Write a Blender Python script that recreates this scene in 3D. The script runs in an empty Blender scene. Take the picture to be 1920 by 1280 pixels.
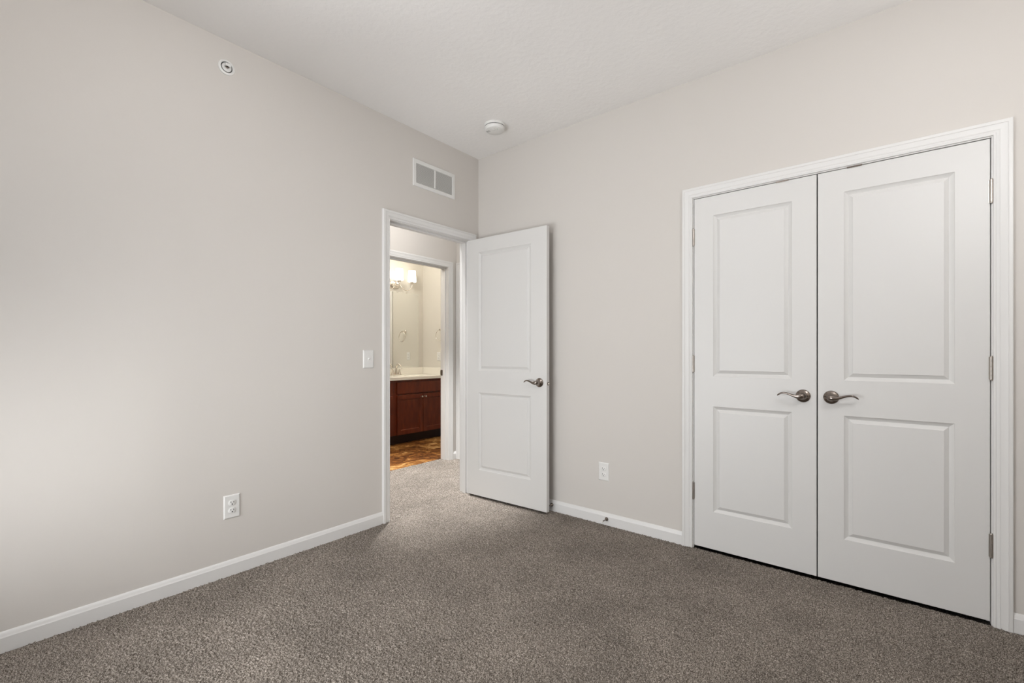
import bpy, math, random
import numpy as np
from mathutils import Vector, Matrix

scene = bpy.context.scene
COL = scene.collection
R = math.radians

# ------------------------------------------------------------------ camera
CAM = (2.6103, -2.7513, 1.1420)
F_PX = 857.92
HORIZON = 660.96
cam_data = bpy.data.cameras.new('camera')
cam_data.sensor_fit = 'HORIZONTAL'
cam_data.sensor_width = 36.0
cam_data.lens = F_PX / 1920.0 * 36.0
cam_data.shift_y = (HORIZON - 640.0) / 1920.0
cam_data.clip_start = 0.02
cam = bpy.data.objects.new('camera', cam_data)
COL.objects.link(cam)
cam.location = CAM
cam.rotation_euler = (R(90), 0, R(39.2903))
scene.camera = cam

# ------------------------------------------------------------------ world, exposure
scene.view_settings.view_transform = 'Standard'
scene.view_settings.look = 'None'
scene.view_settings.gamma = 1.0
scene.view_settings.use_curve_mapping = False
scene.view_settings.exposure = -0.15
world = bpy.data.worlds.new('world')
scene.world = world
world.use_nodes = True
wbg = world.node_tree.nodes['Background']
wbg.inputs['Color'].default_value = (0.80, 0.90, 1.0, 1)
wbg.inputs['Strength'].default_value = 1.5

# ------------------------------------------------------------------ lights
WIN = (0.12, 1.75, 0.22, 2.10)          # rear window x0,x1,z0,z1
REAR_Y = -3.12
SIDE_X = 3.75
T = 0.115            # wall thickness


def area_light(name, loc, rot, sx, sy, power, color):
    l = bpy.data.lights.new(name, 'AREA')
    l.shape = 'RECTANGLE'
    l.size, l.size_y = sx, sy
    l.energy = power
    l.color = color
    o = bpy.data.objects.new(name, l)
    COL.objects.link(o)
    o.location = loc
    o.rotation_euler = rot
    return o


def bulb(name, loc, power, color, rad=0.05):
    l = bpy.data.lights.new(name, 'POINT')
    l.energy = power
    l.color = color
    l.shadow_soft_size = rad
    o = bpy.data.objects.new(name, l)
    COL.objects.link(o)
    o.location = loc
    return o


# daylight outside the rear window, shining into the room (+y)
area_light('sky_light', ((WIN[0] + WIN[1]) / 2, REAR_Y - 0.75, (WIN[2] + WIN[3]) / 2 + 0.45), (R(70), 0, 0),
           1.9, 1.7, 6, (0.92, 0.96, 1.0))
# brightness of the sunlit ground and wall outside, low behind the window
area_light('outdoor_light', ((WIN[0] + WIN[1]) / 2, REAR_Y - T - 0.03, WIN[2] + 0.48), (R(90), 0, 0),
           WIN[1] - WIN[0] - 0.08, 0.90, 48, (0.97, 0.985, 1.0))
# two bedroom lamps added for bounced flash, hall lamp, added bathroom lamp
ADDED_LAMP = (3.10, -1.20, 2.10)
ADDED_LAMP_B = (1.38, -2.15, 2.45)
HALL_LAMP = (-0.27, -0.45)
bulb('hall_bulb', (HALL_LAMP[0], HALL_LAMP[1], 2.60), 24, (0.99, 0.985, 0.98), 0.08)
SPOT = (-0.56, -0.15)
spot = bpy.data.lights.new('hall_downlight', 'SPOT')
spot.energy = 520
spot.spot_size = R(60)
spot.spot_blend = 0.75
spot.shadow_soft_size = 0.05
spot.color = (0.97, 0.985, 1.0)
so = bpy.data.objects.new('hall_downlight', spot)
COL.objects.link(so)
so.location = (SPOT[0], SPOT[1], 2.715)

ADDED_BATH_LAMP = (-1.75, 0.35)
bulb('bathroom_fill', (ADDED_BATH_LAMP[0], ADDED_BATH_LAMP[1], 2.50), 37, (1.0, 0.96, 0.88), 0.10)  # added unseen lamp, evens out the bathroom light


# ------------------------------------------------------------------ materials
def new_mat(name):
    m = bpy.data.materials.new(name)
    m.use_nodes = True
    return m, m.node_tree.nodes, m.node_tree.links, m.node_tree.nodes['Principled BSDF']


def plain(name, col, rough=0.5, metal=0.0, emit=None, strength=0.0, spec=None, coat=0.0):
    m, n, l, b = new_mat(name)
    b.inputs['Base Color'].default_value = (*col, 1)
    b.inputs['Roughness'].default_value = rough
    b.inputs['Metallic'].default_value = metal
    if spec is not None:
        b.inputs['Specular IOR Level'].default_value = spec
    if coat:
        b.inputs['Coat Weight'].default_value = coat
        b.inputs['Coat Roughness'].default_value = 0.15
    if emit:
        b.inputs['Emission Color'].default_value = (*emit, 1)
        b.inputs['Emission Strength'].default_value = strength
    return m


def textured(name, col, rough, bumps, spec=0.3):
    """paint with procedural relief: bumps = [(scale, strength, distance)]"""
    m, n, l, b = new_mat(name)
    b.inputs['Base Color'].default_value = (*col, 1)
    b.inputs['Roughness'].default_value = rough
    b.inputs['Specular IOR Level'].default_value = spec
    tc = n.new('ShaderNodeTexCoord')
    prev = None
    for sc, st, di in bumps:
        t = n.new('ShaderNodeTexNoise')
        t.inputs['Scale'].default_value = sc
        t.inputs['Detail'].default_value = 3
        l.new(tc.outputs['Object'], t.inputs['Vector'])
        bp = n.new('ShaderNodeBump')
        bp.inputs['Strength'].default_value = st
        bp.inputs['Distance'].default_value = di
        l.new(t.outputs['Fac'], bp.inputs['Height'])
        if prev:
            l.new(prev.outputs['Normal'], bp.inputs['Normal'])
        prev = bp
    l.new(prev.outputs['Normal'], b.inputs['Normal'])
    return m


def ramp(n, stops):
    r = n.new('ShaderNodeValToRGB')
    e = r.color_ramp.elements
    e[0].position, e[0].color = stops[0][0], (*stops[0][1], 1)
    e[1].position, e[1].color = stops[-1][0], (*stops[-1][1], 1)
    for p, c in stops[1:-1]:
        x = e.new(p)
        x.color = (*c, 1)
    return r


def carpet_mat():
    """yarns of several browns and greys, the darks also painting shaded gaps; the relief is in the floor mesh itself"""
    m, n, l, b = new_mat('carpet_pile')
    tc = n.new('ShaderNodeTexCoord')
    n1 = n.new('ShaderNodeTexNoise')
    n1.inputs['Scale'].default_value = 280
    n1.inputs['Detail'].default_value = 2
    n1.inputs['Roughness'].default_value = 0.6
    l.new(tc.outputs['Object'], n1.inputs['Vector'])
    n2 = n.new('ShaderNodeTexNoise')           # pile brushed this way and that
    n2.inputs['Scale'].default_value = 2.6
    n2.inputs['Detail'].default_value = 5
    n2.inputs['Roughness'].default_value = 0.62
    l.new(tc.outputs['Object'], n2.inputs['Vector'])
    r1 = ramp(n, [(0.34, CARPET[0]), (0.50, CARPET[1]), (0.64, CARPET[2])])
    l.new(n1.outputs['Fac'], r1.inputs['Fac'])
    r2 = ramp(n, [(0.34, (0.86, 0.86, 0.86)), (0.66, (1.14, 1.14, 1.14))])
    l.new(n2.outputs['Fac'], r2.inputs['Fac'])
    mx = n.new('ShaderNodeMix')
    mx.data_type = 'RGBA'
    mx.blend_type = 'MULTIPLY'
    mx.inputs[0].default_value = 1.0
    l.new(r1.outputs['Color'], mx.inputs[6])
    l.new(r2.outputs['Color'], mx.inputs[7])
    l.new(mx.outputs[2], b.inputs['Base Color'])
    b.inputs['Roughness'].default_value = 1.0
    b.inputs['Specular IOR Level'].default_value = 0.05
    return m


def cherry_mat():
    m, n, l, b = new_mat('cherry_wood')
    tc = n.new('ShaderNodeTexCoord')
    mp = n.new('ShaderNodeMapping')
    mp.inputs['Scale'].default_value = (7, 7, 2.0)
    l.new(tc.outputs['Object'], mp.inputs['Vector'])
    t = n.new('ShaderNodeTexNoise')
    t.inputs['Scale'].default_value = 3.0
    t.inputs['Detail'].default_value = 6
    l.new(mp.outputs['Vector'], t.inputs['Vector'])
    r = ramp(n, [(0.25, (0.075, 0.0115, 0.0035)), (0.55, (0.130, 0.0215, 0.0060)), (0.80, (0.19, 0.036, 0.010))])
    l.new(t.outputs['Fac'], r.inputs['Fac'])
    l.new(r.outputs['Color'], b.inputs['Base Color'])
    b.inputs['Roughness'].default_value = 0.32
    b.inputs['Specular IOR Level'].default_value = 0.5
    return m


def vinyl_mat():
    """brown stone-look vinyl in squares"""
    m, n, l, b = new_mat('vinyl_tile')
    tc = n.new('ShaderNodeTexCoord')
    mp = n.new('ShaderNodeMapping')
    mp.inputs['Location'].default_value = (0.06, 0.03, 0)
    mp.inputs['Scale'].default_value = (1, 1, 1)
    l.new(tc.outputs['Object'], mp.inputs['Vector'])
    br = n.new('ShaderNodeTexBrick')
    br.offset = 0.0
    br.inputs['Scale'].default_value = 1.0
    br.inputs['Brick Width'].default_value = 0.30
    br.inputs['Row Height'].default_value = 0.30
    br.inputs['Mortar Size'].default_value = 0.002
    br.inputs['Color1'].default_value = (0.0, 0.0, 0.0, 1)
    br.inputs['Color2'].default_value = (1.0, 1.0, 1.0, 1)
    br.inputs['Mortar'].default_value = (0.4, 0.4, 0.4, 1)
    l.new(mp.outputs['Vector'], br.inputs['Vector'])
    # veins differ from square to square: offset the noise by the square's value
    addv = n.new('ShaderNodeVectorMath')
    addv.operation = 'MULTIPLY_ADD'
    addv.inputs[1].default_value = (7, 3, 5)
    l.new(br.outputs['Color'], addv.inputs[0])
    l.new(tc.outputs['Object'], addv.inputs[2])
    t = n.new('ShaderNodeTexNoise')
    t.inputs['Scale'].default_value = 12.0
    t.inputs['Detail'].default_value = 10
    t.inputs['Roughness'].default_value = 0.72
    t.inputs['Distortion'].default_value = 0.8
    l.new(addv.outputs[0], t.inputs['Vector'])
    ad = n.new('ShaderNodeMath')
    ad.operation = 'MULTIPLY_ADD'
    ad.inputs[1].default_value = 0.16
    l.new(br.outputs['Color'], ad.inputs[0])
    l.new(t.outputs['Fac'], ad.inputs[2])
    r = ramp(n, [(0.42, (0.040, 0.011, 0.003)), (0.54, (0.165, 0.056, 0.010)), (0.62, (0.31, 0.130, 0.028)),
                 (0.72, (0.62, 0.38, 0.15))])
    l.new(ad.outputs[0], r.inputs['Fac'])
    l.new(r.outputs['Color'], b.inputs['Base Color'])
    b.inputs['Roughness'].default_value = 0.42
    return m


def glass_mat():
    m, n, l, b = new_mat('window_glass')
    n.remove(b)
    out = [x for x in n if x.type == 'OUTPUT_MATERIAL'][0]
    tr = n.new('ShaderNodeBsdfTransparent')
    gl = n.new('ShaderNodeBsdfGlossy')
    gl.inputs['Roughness'].default_value = 0.02
    fr = n.new('ShaderNodeFresnel')
    fr.inputs['IOR'].default_value = 1.45
    ms = n.new('ShaderNodeMixShader')
    l.new(fr.outputs[0], ms.inputs[0])
    l.new(tr.outputs[0], ms.inputs[1])
    l.new(gl.outputs[0], ms.inputs[2])
    l.new(ms.outputs[0], out.inputs[0])
    return m


CARPET = [(0.062, 0.050, 0.040), (0.200, 0.172, 0.146), (0.44, 0.39, 0.34)]  # darkest tone also paints the shade between tufts
M = {}
M['wall'] = textured('greige_wall_paint', (0.636, 0.602, 0.563), 0.75, [(140, 0.06, 0.002)], 0.25)
M['bath_wall'] = textured('bathroom_wall_paint', (0.66, 0.628, 0.565), 0.6, [(140, 0.06, 0.002)], 0.3)
M['ceiling'] = textured('knockdown_ceiling', (0.89, 0.87, 0.85), 0.9, [(34, 0.30, 0.006), (120, 0.20, 0.002)], 0.1)
M['trim'] = plain('white_trim_paint', (0.735, 0.722, 0.703), 0.42)
M['door'] = plain('white_door_paint', (0.675, 0.662, 0.642), 0.45)
M['plastic'] = plain('white_plastic', (0.76, 0.75, 0.725), 0.35)
M['slot'] = plain('dark_slot', (0.02, 0.02, 0.02), 0.7)
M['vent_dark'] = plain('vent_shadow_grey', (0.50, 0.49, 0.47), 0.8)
M['nickel'] = plain('satin_nickel', (0.25, 0.215, 0.19), 0.22, 1.0)
M['hinge'] = plain('hinge_steel', (0.42, 0.385, 0.35), 0.33, 1.0)
M['chrome'] = plain('bright_chrome', (0.75, 0.70, 0.64), 0.12, 1.0)
M['rubber'] = plain('white_rubber', (0.78, 0.77, 0.74), 0.6)
M['carpet'] = carpet_mat()
M['cherry'] = cherry_mat()
M['kick'] = plain('dark_toe_kick', (0.020, 0.006, 0.004), 0.5)
M['marble'] = plain('cream_cultured_marble', (0.86, 0.825, 0.74), 0.22)
M['vinyl'] = vinyl_mat()
M['mirror'] = plain('mirror_silver', (0.86, 0.87, 0.85), 0.01, 1.0)
M['opal'] = plain('opal_glass_lit', (0.9, 0.88, 0.82), 0.3, 0.0, (1.0, 0.95, 0.86), 2.2)
M['globe'] = plain('added_globe_lit', (0.9, 0.88, 0.84), 0.3, 0.0, (0.97, 0.98, 1.0), 38.0)  # glow of the added bedroom globes
M['dome'] = plain('opal_dome_lit', (0.9, 0.88, 0.84), 0.3, 0.0, (1.0, 0.96, 0.90), 4.0)
M['glass'] = glass_mat()
M['closet_dark'] = plain('closet_interior_paint', (0.35, 0.33, 0.31), 0.8)
M['led'] = plain('green_indicator', (0.05, 0.25, 0.08), 0.4)


# ------------------------------------------------------------------ mesh building
class MB:
    def __init__(self):
        self.v, self.f = [], []

    def add(self, verts, faces):
        o = len(self.v)
        self.v += [tuple(p) for p in verts]
        self.f += [tuple(i + o for i in f) for f in faces]
        return self

    def box(self, x0, x1, y0, y1, z0, z1):
        return self.add([(x0, y0, z0), (x1, y0, z0), (x1, y1, z0), (x0, y1, z0),
                         (x0, y0, z1), (x1, y0, z1), (x1, y1, z1), (x0, y1, z1)],
                        [(3, 2, 1, 0), (4, 5, 6, 7), (0, 1, 5, 4), (1, 2, 6, 5), (2, 3, 7, 6), (3, 0, 4, 7)])

    def lathe(self, prof, seg=32, axis='z', loc=(0, 0, 0)):
        """prof = [(radius, height)], turned about the axis through loc"""
        vs, fs = [], []
        k = len(prof)
        for i in range(seg):
            a = 2 * math.pi * i / seg
            for r, h in prof:
                p = (r * math.cos(a), r * math.sin(a), h)
                if axis == 'y':      # height runs along -y (out of a wall that faces -y)
                    p = (p[0], -p[2], p[1])
                elif axis == 'x':    # height runs along +x
                    p = (p[2], p[0], p[1])
                elif axis == '-z':
                    p = (p[0], -p[1], -p[2])
                vs.append((p[0] + loc[0], p[1] + loc[1], p[2] + loc[2]))
        for i in range(seg):
            j = (i + 1) % seg
            for q in range(k - 1):
                fs.append((i * k + q, j * k + q, j * k + q + 1, i * k + q + 1))
        if prof[0][0] > 1e-6:
            fs.append(tuple(i * k for i in reversed(range(seg))))
        if prof[-1][0] > 1e-6:
            fs.append(tuple(i * k + k - 1 for i in range(seg)))
        return self.add(vs, fs)

    def tube(self, pts, rad, seg=12, flat=None, up=(0, 0, 1), closed=False):
        """sweep along pts; rad number or list; flat = second radius (list or number) across"""
        P = [Vector(p) for p in pts]
        n = len(P)
        rad = rad if isinstance(rad, (list, tuple)) else [rad] * n
        flat = rad if flat is None else (flat if isinstance(flat, (list, tuple)) else [flat] * n)
        vs, fs = [], []
        up = Vector(up)
        for i in range(n):
            if closed:
                t = P[(i + 1) % n] - P[i - 1]
            else:
                t = P[min(i + 1, n - 1)] - P[max(i - 1, 0)]
            t.normalize()
            a = up - t * up.dot(t)
            if a.length < 1e-4:
                a = Vector((1, 0, 0)) - t * t.x
            a.normalize()
            c = t.cross(a)
            for s in range(seg):
                th = 2 * math.pi * s / seg
                vs.append(P[i] + a * (rad[i] * math.cos(th)) + c * (flat[i] * math.sin(th)))
        for i in range(n if closed else n - 1):
            j = (i + 1) % n
            for s in range(seg):
                q = (s + 1) % seg
                fs.append((i * seg + s, i * seg + q, j * seg + q, j * seg + s))
        if not closed:
            fs.append(tuple(reversed(range(seg))))
            fs.append(tuple((n - 1) * seg + s for s in range(seg)))
        return self.add(vs, fs)

    def grid(self, us, vs_, keep, pos):
        """quads between the lines us x vs_ where keep(i,j)"""
        vv = [pos(u, w) for w in vs_ for u in us]
        nu = len(us)
        ff = [(j * nu + i, j * nu + i + 1, (j + 1) * nu + i + 1, (j + 1) * nu + i)
              for j in range(len(vs_) - 1) for i in range(nu - 1) if keep(i, j)]
        return self.add(vv, ff)

    def build(self, name, mat, parent=None, bevel=0.0, smooth=None, loc=None):
        me = bpy.data.meshes.new(name)
        me.from_pydata(self.v, [], self.f)
        import bmesh
        bm = bmesh.new()
        bm.from_mesh(me)
        bmesh.ops.remove_doubles(bm, verts=bm.verts, dist=1e-6)
        bmesh.ops.recalc_face_normals(bm, faces=bm.faces)
        bm.to_mesh(me)
        bm.free()
        me.materials.append(mat)
        if smooth is not None:
            me.polygons.foreach_set('use_smooth', [True] * len(me.polygons))
            me.set_sharp_from_angle(angle=R(smooth))
        o = bpy.data.objects.new(name, me)
        COL.objects.link(o)
        if parent:
            o.parent = parent
        if loc:
            o.location = loc
        if bevel:
            b = o.modifiers.new('bevel', 'BEVEL')
            b.width = bevel
            b.segments = 2
            b.limit_method = 'ANGLE'
            b.angle_limit = R(40)
        return o


def spline(pts, n):
    """Catmull-Rom through pts (any number of columns)"""
    P = np.array([pts[0], *pts, pts[-1]], float)
    P[0], P[-1] = 2 * P[1] - P[2], 2 * P[-2] - P[-3]
    out = []
    for t in np.linspace(0, len(pts) - 1, n):
        i = min(int(t), len(pts) - 2)
        u = t - i
        a, b, c, d = P[i:i + 4]
        out.append([float(q) for q in 0.5 * (2 * b + (c - a) * u + (2 * a - 5 * b + 4 * c - d) * u ** 2 + (3 * b - a - 3 * c + d) * u ** 3)])
    return out


def tag(o, label, cat, group=None, kind=None):
    o['label'] = label
    if cat:
        o['category'] = cat
    if group:
        o['group'] = group
    if kind:
        o['kind'] = kind
    return o


def thing(name, loc, rotz, label, cat, group=None):
    o = bpy.data.objects.new(name, None)
    o.empty_display_size = 0.05
    COL.objects.link(o)
    o.location = loc
    o.rotation_euler = (0, 0, rotz)
    return tag(o, label, cat, group)


def struct(o, label, cat):
    return tag(o, label, cat, None, 'structure')


def copy_tree(o, parent=None):
    c = o.copy()
    COL.objects.link(c)
    if parent:
        c.parent = parent
    for ch in list(o.children):
        copy_tree(ch, c)
    return c


# ------------------------------------------------------------------ key dimensions
H = 2.738            # ceiling height
# entry doorway in the left wall (x = 0)
E_L, E_R, E_TOP = -0.871, -0.100, 2.044
# closet opening in the right wall (y = 0)
C_L, C_R, C_TOP = 1.735, 2.950, 2.042
# hall and bathroom
HALL_X = -0.990      # hall face of the wall opposite
HALL_END = 0.700
HALL_START = -2.60
B_L, B_R, B_TOP = -0.190, 0.577, 2.044
BATH_X = HALL_X - T
VAN_X = -2.630       # vanity wall
BATH_R = 1.600
BATH_LEFT = -0.95

# ------------------------------------------------------------------ walls
JT = 0.018           # jamb thickness


def wall_with_opening(name, axis, p0, p1, a, openings, z1, mat, label):
    """a wall slab: axis 'x' = slab between x=p0 and p1 running along y (a0..a1); 'y' the other way round.
    openings = [(u0, u1, z0, z1)]"""
    us = sorted({a[0], a[1], *[u for o in openings for u in o[:2]]})
    zs = sorted({0.0, z1, *[z for o in openings for z in o[2:]]})

    def solid(i, j):
        if i < 0 or j < 0 or i >= len(us) - 1 or j >= len(zs) - 1:
            return False
        um, zm = (us[i] + us[i + 1]) / 2, (zs[j] + zs[j + 1]) / 2
        return not any(o[0] < um < o[1] and o[2] < zm < o[3] for o in openings)

    def P(w, u, z):
        return (w, u, z) if axis == 'x' else (u, w, z)
    b = MB()
    for w in (p0, p1):
        b.grid(us, zs, solid, lambda u, z, w=w: P(w, u, z))
    for i in range(len(us) - 1):
        for j in range(len(zs) - 1):
            if not solid(i, j):
                continue
            for (di, dj) in ((-1, 0), (1, 0), (0, -1), (0, 1)):
                if solid(i + di, j + dj):
                    continue
                if di:
                    u = us[i] if di < 0 else us[i + 1]
                    q = [P(p0, u, zs[j]), P(p1, u, zs[j]), P(p1, u, zs[j + 1]), P(p0, u, zs[j + 1])]
                else:
                    z = zs[j] if dj < 0 else zs[j + 1]
                    q = [P(p0, us[i], z), P(p1, us[i], z), P(p1, us[i + 1], z), P(p0, us[i + 1], z)]
                b.add(q, [(0, 1, 2, 3)])
    return struct(b.build(name, mat), label, 'wall')


wall_with_opening('wall_left', 'x', -T, 0.0, (REAR_Y - T, T),
                  [(E_L - JT, E_R + JT, 0.0, E_TOP + JT)], H, M['wall'],
                  'greige painted left wall with the open doorway at its right end')
wall_with_opening('wall_right', 'y', 0.0, T, (0.0, SIDE_X + T),
                  [(C_L - JT, C_R + JT, 0.0, C_TOP + JT)], H, M['wall'],
                  'greige painted right wall with the double closet doors')
wall_with_opening('wall_rear', 'y', REAR_Y - T, REAR_Y, (0.0, SIDE_X + T),
                  [(WIN[0], WIN[1], WIN[2], WIN[3])], H, M['wall'],
                  'greige window wall behind the camera')
wall_with_opening('wall_side', 'x', SIDE_X, SIDE_X + T, (REAR_Y, 0.0), [], H, M['wall'],
                  'plain greige wall right of the camera')
# hall
wall_with_opening('wall_hall', 'x', BATH_X, HALL_X, (HALL_START, BATH_R),
                  [(B_L - JT, B_R + JT, 0.0, B_TOP + JT)], H, M['wall'],
                  'greige hall wall holding the bathroom doorway')
wall_with_opening('wall_hall_end', 'y', HALL_END, HALL_END + T, (HALL_X, -T), [], H, M['wall'],
                  'short greige wall closing the hall on the right')
wall_with_opening('wall_hall_start', 'y', HALL_START - T, HALL_START, (HALL_X, -T), [], H, M['wall'],
                  'greige wall at the hidden left end of the hall')
# bathroom
wall_with_opening('wall_bathroom_far', 'x', VAN_X - T, VAN_X, (BATH_LEFT - T, BATH_R + T), [], H, M['bath_wall'],
                  'warm beige bathroom wall behind the mirror and vanity lights')
wall_with_opening('wall_bathroom_right', 'y', BATH_R, BATH_R + T, (VAN_X, HALL_X), [], H, M['bath_wall'],
                  'warm beige bathroom side wall carrying the towel ring')
wall_with_opening('wall_bathroom_left', 'y', BATH_LEFT - T, BATH_LEFT, (VAN_X, BATH_X), [], H, M['bath_wall'],
                  'hidden left side wall of the bathroom')
# closet shell
struct(MB().box(C_L - 0.35, C_R + 0.35, 0.75, 0.85, 0, H).box(C_L - 0.45, C_L - 0.35, T, 0.85, 0, H)
       .box(C_R + 0.35, C_R + 0.45, T, 0.85, 0, H).build('wall_closet', M['closet_dark']),
       'unlit closet walls behind the double doors', 'wall')

# ------------------------------------------------------------------ floors, ceilings
def carpet_sheet(x0, x1, y0, y1, step, rng):
    """tufted pile: a fine sheet of uneven heights"""
    nx, ny = int(round((x1 - x0) / step)) + 1, int(round((y1 - y0) / step)) + 1
    xs, ys = np.linspace(x0, x1, nx), np.linspace(y0, y1, ny)
    X, Y = np.meshgrid(xs, ys)
    h = rng.random((ny, nx))
    # clump neighbouring fibres into tufts lying in slowly turning directions
    a = h.copy()
    for dy, dx in ((0, 1), (1, 0), (1, 1)):
        a += np.roll(np.roll(h, dy, 0), dx, 1) * rng.random((ny, nx))
    a = (a - a.mean()) / a.std()
    Z = np.clip(a, -1.8, 1.8) * PILE
    X = X + (rng.random((ny, nx)) - 0.5) * step * 0.6
    Y = Y + (rng.random((ny, nx)) - 0.5) * step * 0.6
    X[:, 0], X[:, -1], Y[0], Y[-1] = x0, x1, y0, y1
    V = np.stack([X, Y, Z], -1).reshape(-1, 3)
    i = np.arange((ny - 1) * (nx - 1))
    r, c = i // (nx - 1), i % (nx - 1)
    p = r * nx + c
    F = np.stack([p, p + 1, p + nx + 1, p + nx], -1)
    return V, F


PILE = 0.0025
rng = np.random.default_rng(5)
slab = MB().box(0.0, SIDE_X, REAR_Y, 0.85, -0.03, -0.006).box(-T, 0.0, E_L - JT, E_R + JT, -0.03, -0.006).box(
    -1.100, -T, HALL_START, HALL_END, -0.03, -0.006)
parts = [carpet_sheet(0.0, SIDE_X, REAR_Y, 0.0, 0.0031, rng), carpet_sheet(-1.100, 0.0, -1.5, HALL_END, 0.0040, rng)]
V = [np.array(slab.v)]
F = [np.array(slab.f)]
off = len(slab.v)
for v, f in parts:
    V.append(v)
    F.append(f + off)
    off += len(v)
V, F = np.concatenate(V), np.concatenate(F).astype(np.int32)
me = bpy.data.meshes.new('floor')
me.vertices.add(len(V))
me.vertices.foreach_set('co', V.astype(np.float32).ravel())
me.loops.add(F.size)
me.loops.foreach_set('vertex_index', F.ravel())
me.polygons.add(len(F))
me.polygons.foreach_set('loop_start', np.arange(0, F.size, 4, dtype=np.int32))
me.update(calc_edges=True)
me.materials.append(M['carpet'])
fl = bpy.data.objects.new('floor', me)
COL.objects.link(fl)
struct(fl, 'grey brown cut pile carpet running through the bedroom into the hall', 'carpet')
struct(MB().box(VAN_X, -1.100, BATH_LEFT, BATH_R, -0.03, -0.004).build('floor_bathroom', M['vinyl']),
       'rust brown stone look vinyl floor of the bathroom', 'floor')
struct(MB().box(-T, SIDE_X + T, REAR_Y - T, 0.85, H, H + 0.05).build('ceiling', M['ceiling']),
       'white knockdown textured bedroom ceiling', 'ceiling')
struct(MB().box(BATH_X, -T, HALL_START - T, HALL_END + T, H, H + 0.05).build('ceiling_hall', M['ceiling']),
       'white textured ceiling of the hall', 'ceiling')
struct(MB().box(VAN_X - T, BATH_X, BATH_LEFT - T, BATH_R + T, H, H + 0.05).build('ceiling_bathroom', M['ceiling']),
       'white ceiling of the bathroom', 'ceiling')

# ------------------------------------------------------------------ trim
CASING = [(0.0, 0.0), (0.0, 0.0075), (0.0015, 0.009), (0.007, 0.0105), (0.009, 0.0085), (0.015, 0.010),
          (0.0185, 0.0125), (0.021, 0.0115), (0.028, 0.0125), (0.038, 0.0145), (0.0415, 0.016), (0.0425, 0.0175),
          (0.045, 0.0165), (0.054, 0.0165), (0.0565, 0.0145), (0.057, 0.0)]
BASE = [(0.0, 0.0), (0.0, 0.0125), (0.058, 0.0125), (0.061, 0.0105), (0.066, 0.0095), (0.072, 0.0075), (0.076, 0.0055),
        (0.079, 0.003), (0.079, 0.0)]


def casing(name, u0, u1, zt, pos, label):
    """mitred casing round an opening u0..u1 up to zt; pos(u, d, z) with d = protrusion"""
    b = MB()
    vs = []
    for w, d in CASING:
        for u, z in ((u0 - w, 0.0), (u0 - w, zt + w), (u1 + w, zt + w), (u1 + w, 0.0)):
            vs.append(pos(u, d, z))
    k = len(CASING)
    fs = []
    for i in range(k):
        j = (i + 1) % k
        for s in range(3):
            fs.append((i * 4 + s, j * 4 + s, j * 4 + s + 1, i * 4 + s + 1))
    fs.append(tuple(i * 4 for i in range(k)))
    fs.append(tuple(i * 4 + 3 for i in reversed(range(k))))
    b.add(vs, fs)
    return struct(b.build(name, M['trim'], smooth=25), label, 'door casing')


def jamb(name, u0, u1, zt, d0, d1, s0, s1, pos, label, stop=0.011):
    """flat jamb boards lining an opening from d0 to d1 with a stop between s0 and s1"""
    b = MB()

    def bx(ua, ub, da, db, za, zb):
        c = [pos(ua, da, za), pos(ub, db, zb)]
        lo = [min(c[0][i], c[1][i]) for i in range(3)]
        hi = [max(c[0][i], c[1][i]) for i in range(3)]
        b.box(lo[0], hi[0], lo[1], hi[1], lo[2], hi[2])
    bx(u0 - JT, u0, d0, d1, 0, zt + JT)
    bx(u1, u1 + JT, d0, d1, 0, zt + JT)
    bx(u0, u1, d0, d1, zt, zt + JT)
    if stop:
        bx(u0, u0 + stop, s0, s1, 0, zt)
        bx(u1 - stop, u1, s0, s1, 0, zt)
        bx(u0 + stop, u1 - stop, s0, s1, zt - stop, zt)
    return struct(b.build(name, M['trim'], bevel=0.0012), label, 'door frame')


RV = 0.005
ent = lambda u, d, z: (d, u, z)                  # room face of the left wall, out = +x
clo = lambda u, d, z: (u, -d, z)                 # room face of the right wall, out = -y
hal = lambda u, d, z: (HALL_X + d, u, z)         # hall face opposite
hlb = lambda u, d, z: (-T - d, u, z)             # hall face of the left wall
casing('trim_1', E_L - RV, E_R + RV, E_TOP + RV, ent, 'white casing framing the open bedroom doorway')
casing('trim_2', E_L - RV, E_R + RV, E_TOP + RV, hlb, 'white casing on the hall side of the bedroom doorway')
ej = jamb('trim_3', E_L, E_R, E_TOP, -T, 0.0, -0.075, -0.038, ent, 'white jamb lining the open bedroom doorway', 0.014)
casing('trim_4', C_L - RV, C_R + RV, C_TOP + RV, clo, 'white moulded casing around the double closet doors')
cj = jamb('trim_5', C_L, C_R, C_TOP, -T, 0.0, -0.075, -0.040, clo, 'white jamb around the closet doors')
casing('trim_6', B_L - RV, B_R + RV, B_TOP + RV, hal, 'white casing framing the bathroom doorway across the hall')
bj = jamb('trim_7', B_L, B_R, B_TOP, -T, 0.0, -0.072, -0.036, hal, 'white jamb of the bathroom doorway with a strike plate')
# casing of a further door on the end wall of the hall (its left leg shows as a sliver)
hend = lambda u, d, z: (u, HALL_END - d, z)
casing('trim_8', HALL_X + 0.064, -T - 0.064, E_TOP + RV, hend, 'white door casing on the hall end wall, seen as a sliver')
struct(MB().box(HALL_X + 0.064, -T - 0.064, HALL_END - 0.004, HALL_END, 0.012, E_TOP + RV).build('door_4', M['door']),
       'closed white door at the right end of the hall', 'door')
# casing of a linen door on the bathroom side wall, seen only in the mirror
struct(MB().box(-1.895, -1.838, BATH_R - 0.016, BATH_R, 0, 2.10).build('trim_9', M['trim'], bevel=0.003),
       'white upright trim reflected at the left edge of the bathroom mirror', 'trim')

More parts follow.
